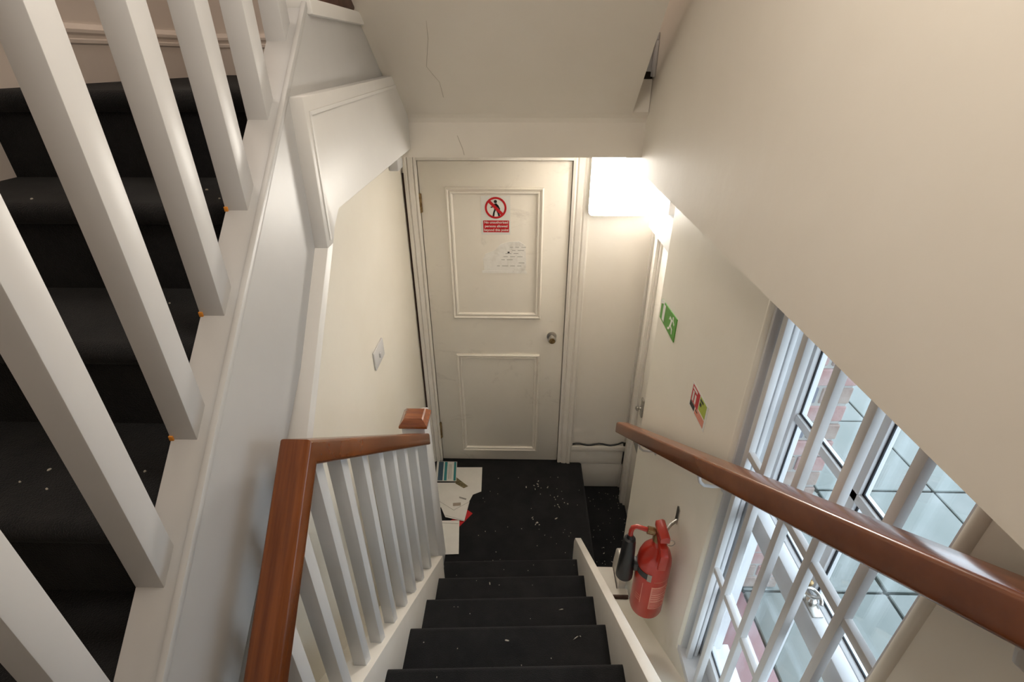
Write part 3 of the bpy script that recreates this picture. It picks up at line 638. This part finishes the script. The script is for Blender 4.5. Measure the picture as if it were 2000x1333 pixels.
box('mortar_core', PX0, PX1-0.006, PY0+0.006, PY1, ZG+0.004, 2.03, 'mortar', bp)
def brick_mesh(nm, lx, ly, mt):
    bm = bmesh.new(); addbox(bm, 0, lx, 0, ly, 0, 0.064); bmesh.ops.bevel(bm, geom=bm.edges[:], offset=0.004, segments=1, affect='EDGES')
    me = bm_mesh(bm, nm); me.materials.append(M[mt]); return me
LB = {(l, mt): brick_mesh('brick', l, 0.10, mt) for l in (0.215, 0.173, 0.1025, 0.060) for mt in ('brick1', 'brick2', 'brick3')}
SB = {(l, mt): brick_mesh('brick', 0.09, l, mt) for l in (0.215, 0.1025, 0.115) for mt in ('brick1', 'brick2', 'brick3')}
z = ZG + 0.006; c = 0
while z < 1.96:
    row = (0.215, 0.173) if c % 2 == 0 else (0.1025, 0.215, 0.060)
    x = PX1
    for l in row:
        mt = random.choices(('brick1', 'brick2', 'brick3'), (5, 3, 2))[0] if z > 0.7 else random.choice(('brick2', 'brick2', 'brick1'))
        ob = bpy.data.objects.new('brick', LB[(l, mt)]); C.objects.link(ob); ob.parent = bp
        ob.location = Vector((x - l, PY0 + random.uniform(-0.004, 0.002), z)) - WL[bp.name]; x -= l + 0.010
    y = PY0 + 0.110
    for l in ((0.215,) if c % 2 == 0 else (0.1025, 0.115)):
        mt = random.choices(('brick1', 'brick2', 'brick3'), (5, 3, 2))[0]
        ob = bpy.data.objects.new('brick', SB[(l, mt)]); C.objects.link(ob); ob.parent = bp
        ob.location = Vector((PX1 - 0.09, y, z)) - WL[bp.name]; y += l + 0.010
    z += 0.075; c += 1

# ------------------------------------------------------------------ post on the landing
def sheet(name, pts, z, material, label, cat, th=0.0015):
    o_ = prism(name, pts, 'z', z, z+th, material); return tag(o_, label, cat, 'dropped post by the door')
sheet('paper_sheet', [(-0.458, 2.572), (-0.263, 2.576), (-0.253, 2.357), (-0.378, 2.289)], 0.001, 'paper', 'white sheet of paper nearest the door on the black landing carpet', 'paper')
sheet('paper_sheet', [(-0.568, 2.422), (-0.403, 2.426), (-0.301, 2.334), (-0.329, 2.248), (-0.498, 2.216)], 0.0052, 'paper', 'large white folded letter in the middle of the dropped post', 'paper')
sheet('photo_card', [(-0.448, 2.490), (-0.343, 2.395), (-0.368, 2.377), (-0.426, 2.416)], 0.0075, 'photo', 'dark olive photo card poking out between the white sheets', 'card')
sheet('red_leaflet', [(-0.374, 2.058), (-0.293, 2.176), (-0.330, 2.205), (-0.420, 2.120)], 0.001, 'signred', 'red leaflet peeping out from under the white envelopes', 'leaflet')
ev = thing('window_envelope', 'white envelope with brown address window on top of the dropped post', 'envelope', (-0.42, 2.19, 0.008), 'dropped post by the door')
prism('envelope_paper', [(-0.518, 2.265), (-0.320, 2.261), (-0.337, 2.108), (-0.455, 2.137)], 'z', 0.009, 0.012, 'paper', ev)
prism('address_window', [(-0.422, 2.246), (-0.374, 2.252), (-0.371, 2.227), (-0.419, 2.222)], 'z', 0.012, 0.0126, 'kraft', ev)
for a_, b_ in (((-0.517, 2.264), (-0.41, 2.19)), ((-0.41, 2.19), (-0.322, 2.259)), ((-0.46, 2.150), (-0.336, 2.112))):
    dx, dy = b_[0]-a_[0], b_[1]-a_[1]; L_ = math.hypot(dx, dy); nx, ny = -dy/L_*0.0011, dx/L_*0.0011
    prism('flap_fold', [(a_[0]-nx, a_[1]-ny), (b_[0]-nx, b_[1]-ny), (b_[0]+nx, b_[1]+ny), (a_[0]+nx, a_[1]+ny)], 'z', 0.012, 0.0124, 'ink', ev)
ev = thing('long_envelope', 'long plain white envelope lying nearest the stairs', 'envelope', (-0.41, 2.0, 0.001), 'dropped post by the door')
prism('envelope_paper', [(-0.490, 2.112), (-0.368, 2.118), (-0.345, 1.882), (-0.430, 1.876)], 'z', 0.003, 0.006, 'paper', ev)
prism('flap_line', [(-0.486, 2.098), (-0.37, 2.094), (-0.37, 2.091), (-0.486, 2.095)], 'z', 0.006, 0.0064, 'ink', ev)
prism('small_print', [(-0.39, 2.306), (-0.342, 2.290), (-0.344, 2.278), (-0.388, 2.293)], 'z', 0.0068, 0.0072, 'ink', ev)
bk = thing('teal_booklet', 'teal and white striped booklet in the corner beside the door frame', 'booklet', (-0.51, 2.53, 0.003), 'dropped post by the door')
def bq(a, b): return (-0.578 + 0.138*a + 0.016*(1-b), 2.437 + 0.183*b)
prism('cover', [bq(0, 0), bq(1, 0), bq(1, 1), bq(0, 1)], 'z', 0.004, 0.0095, 'paper', bk)
for a0, a1, mt in ((0.10, 0.34, 'navy'), (0.40, 0.53, 'teal'), (0.86, 0.97, 'teal')):
    prism('printed_band', [bq(a0, 0.02), bq(a1, 0.02), bq(a1, 0.98), bq(a0, 0.98)], 'z', 0.0095, 0.0100, mt, bk)
for a0 in (0.60, 0.66, 0.72):
    prism('printed_line', [bq(a0, 0.10), bq(a0+0.02, 0.10), bq(a0+0.02, 0.85), bq(a0, 0.85)], 'z', 0.0095, 0.0100, 'ink', bk)

# ------------------------------------------------------------------ crumbs and scraps on the carpet
random.seed(21)
bm = bmesh.new()
def fleck(x, y, z, L, w, a):
    ca, sa = math.cos(a), math.sin(a); n = 6; lo, hi = [], []
    for k in range(n):
        t_ = 2*math.pi*k/n; u, v = L*math.cos(t_)*random.uniform(.7, 1.1), w*math.sin(t_)*random.uniform(.7, 1.1)
        lo.append(bm.verts.new((x+u*ca-v*sa, y+u*sa+v*ca, z))); hi.append(bm.verts.new((x+0.7*(u*ca-v*sa), y+0.7*(u*sa+v*ca), z+0.0022)))
    bm.faces.new(hi); bm.faces.new(lo[::-1])
    for k in range(n): bm.faces.new((lo[k], lo[(k+1) % n], hi[(k+1) % n], hi[k]))
for i in range(42):
    x, y = random.uniform(-0.25, 0.38), random.uniform(1.76, 2.6)
    big = random.random() < 0.12
    fleck(x, y, 0.0005, random.uniform(.006, .014) if big else random.uniform(.0012, .004), random.uniform(.003, .005) if big else random.uniform(.001, .003), random.uniform(0, 3.1))
for (cx_, cy_, n_) in ((0.24, 2.28, 9), (0.08, 2.12, 6), (0.12, 2.42, 6)):
    for i in range(n_): fleck(random.gauss(cx_, .03), random.gauss(cy_, .03), 0.0005, random.uniform(.003, .010), random.uniform(.002, .005), random.uniform(0, 3.1))
for i in range(55):
    fleck(random.uniform(0.44, 0.70), random.uniform(1.85, 2.60), -0.2295, random.uniform(.0015, .005), random.uniform(.0012, .003), random.uniform(0, 3.1))
for i in range(26): fleck(random.gauss(0.58, .04), random.gauss(1.98, .07), -0.2295, random.uniform(.003, .013), random.uniform(.002, .005), random.uniform(0, 3.1))
for k in range(5):
    y, z = 1.715 - 0.2305*k, 0.19*(k+1)
    for i in range(9): fleck(random.uniform(-0.36, 0.28), y - random.uniform(0.03, 0.21), z + 0.0026, random.uniform(.001, .003), random.uniform(.001, .002), random.uniform(0, 3.1))
    for i in range(1 + k % 2): fleck(random.uniform(-0.33, 0.25), y - random.uniform(0.04, 0.18), z + 0.0026, random.uniform(.008, .014), random.uniform(.002, .003), random.uniform(0, 3.1))
for k in range(1, 5):
    for i in range(4): fleck(random.uniform(-1.1, -0.6), 1.18-0.2245*k+random.uniform(0.03, 0.18), 2.383-0.186*k+0.0005, random.uniform(.002, .004), .002, random.uniform(0, 3.1))
tag(link('carpet_debris', bm_mesh(bm, 'carpet_debris'), 'debris'), 'pale crumbs and scraps scattered over the black carpet', 'debris', None, 'stuff')

# ------------------------------------------------------------------ added fill lights for the stairwell, shaped as pendants above the view
for nm, lb_, (lx, ly, lz, wt, cl) in (('added_fill_lamp', 'added fill light in a round white globe under the sloping soffit', FILL_BACK), ('added_fill_lamp', 'added fill light in a round white globe high over the half landing', FILL_UP)):
    p_ = thing(nm, lb_, 'lamp', (lx, ly, lz))
    lathe('globe', [(0.015, -0.10), (0.055, -0.088), (0.088, -0.046), (0.10, 0.0), (0.088, 0.046), (0.055, 0.088), (0.023, 0.098)], (lx, ly, lz+0.2), (0, 0, 1), 'fillglobe', p_, 24)  # made-up globe and flex dressing the fill light
    tube('flex', [(lx, ly, lz+0.29), (lx, ly, sof(ly) if lx > -0.4 else TOP)], 0.006, 'white', p_, 8)
    l_ = lamp(nm+'_light', (0, 0, 0), wt, cl, 0.12); l_.parent = p_; l_.location = (0, 0, -0.08)
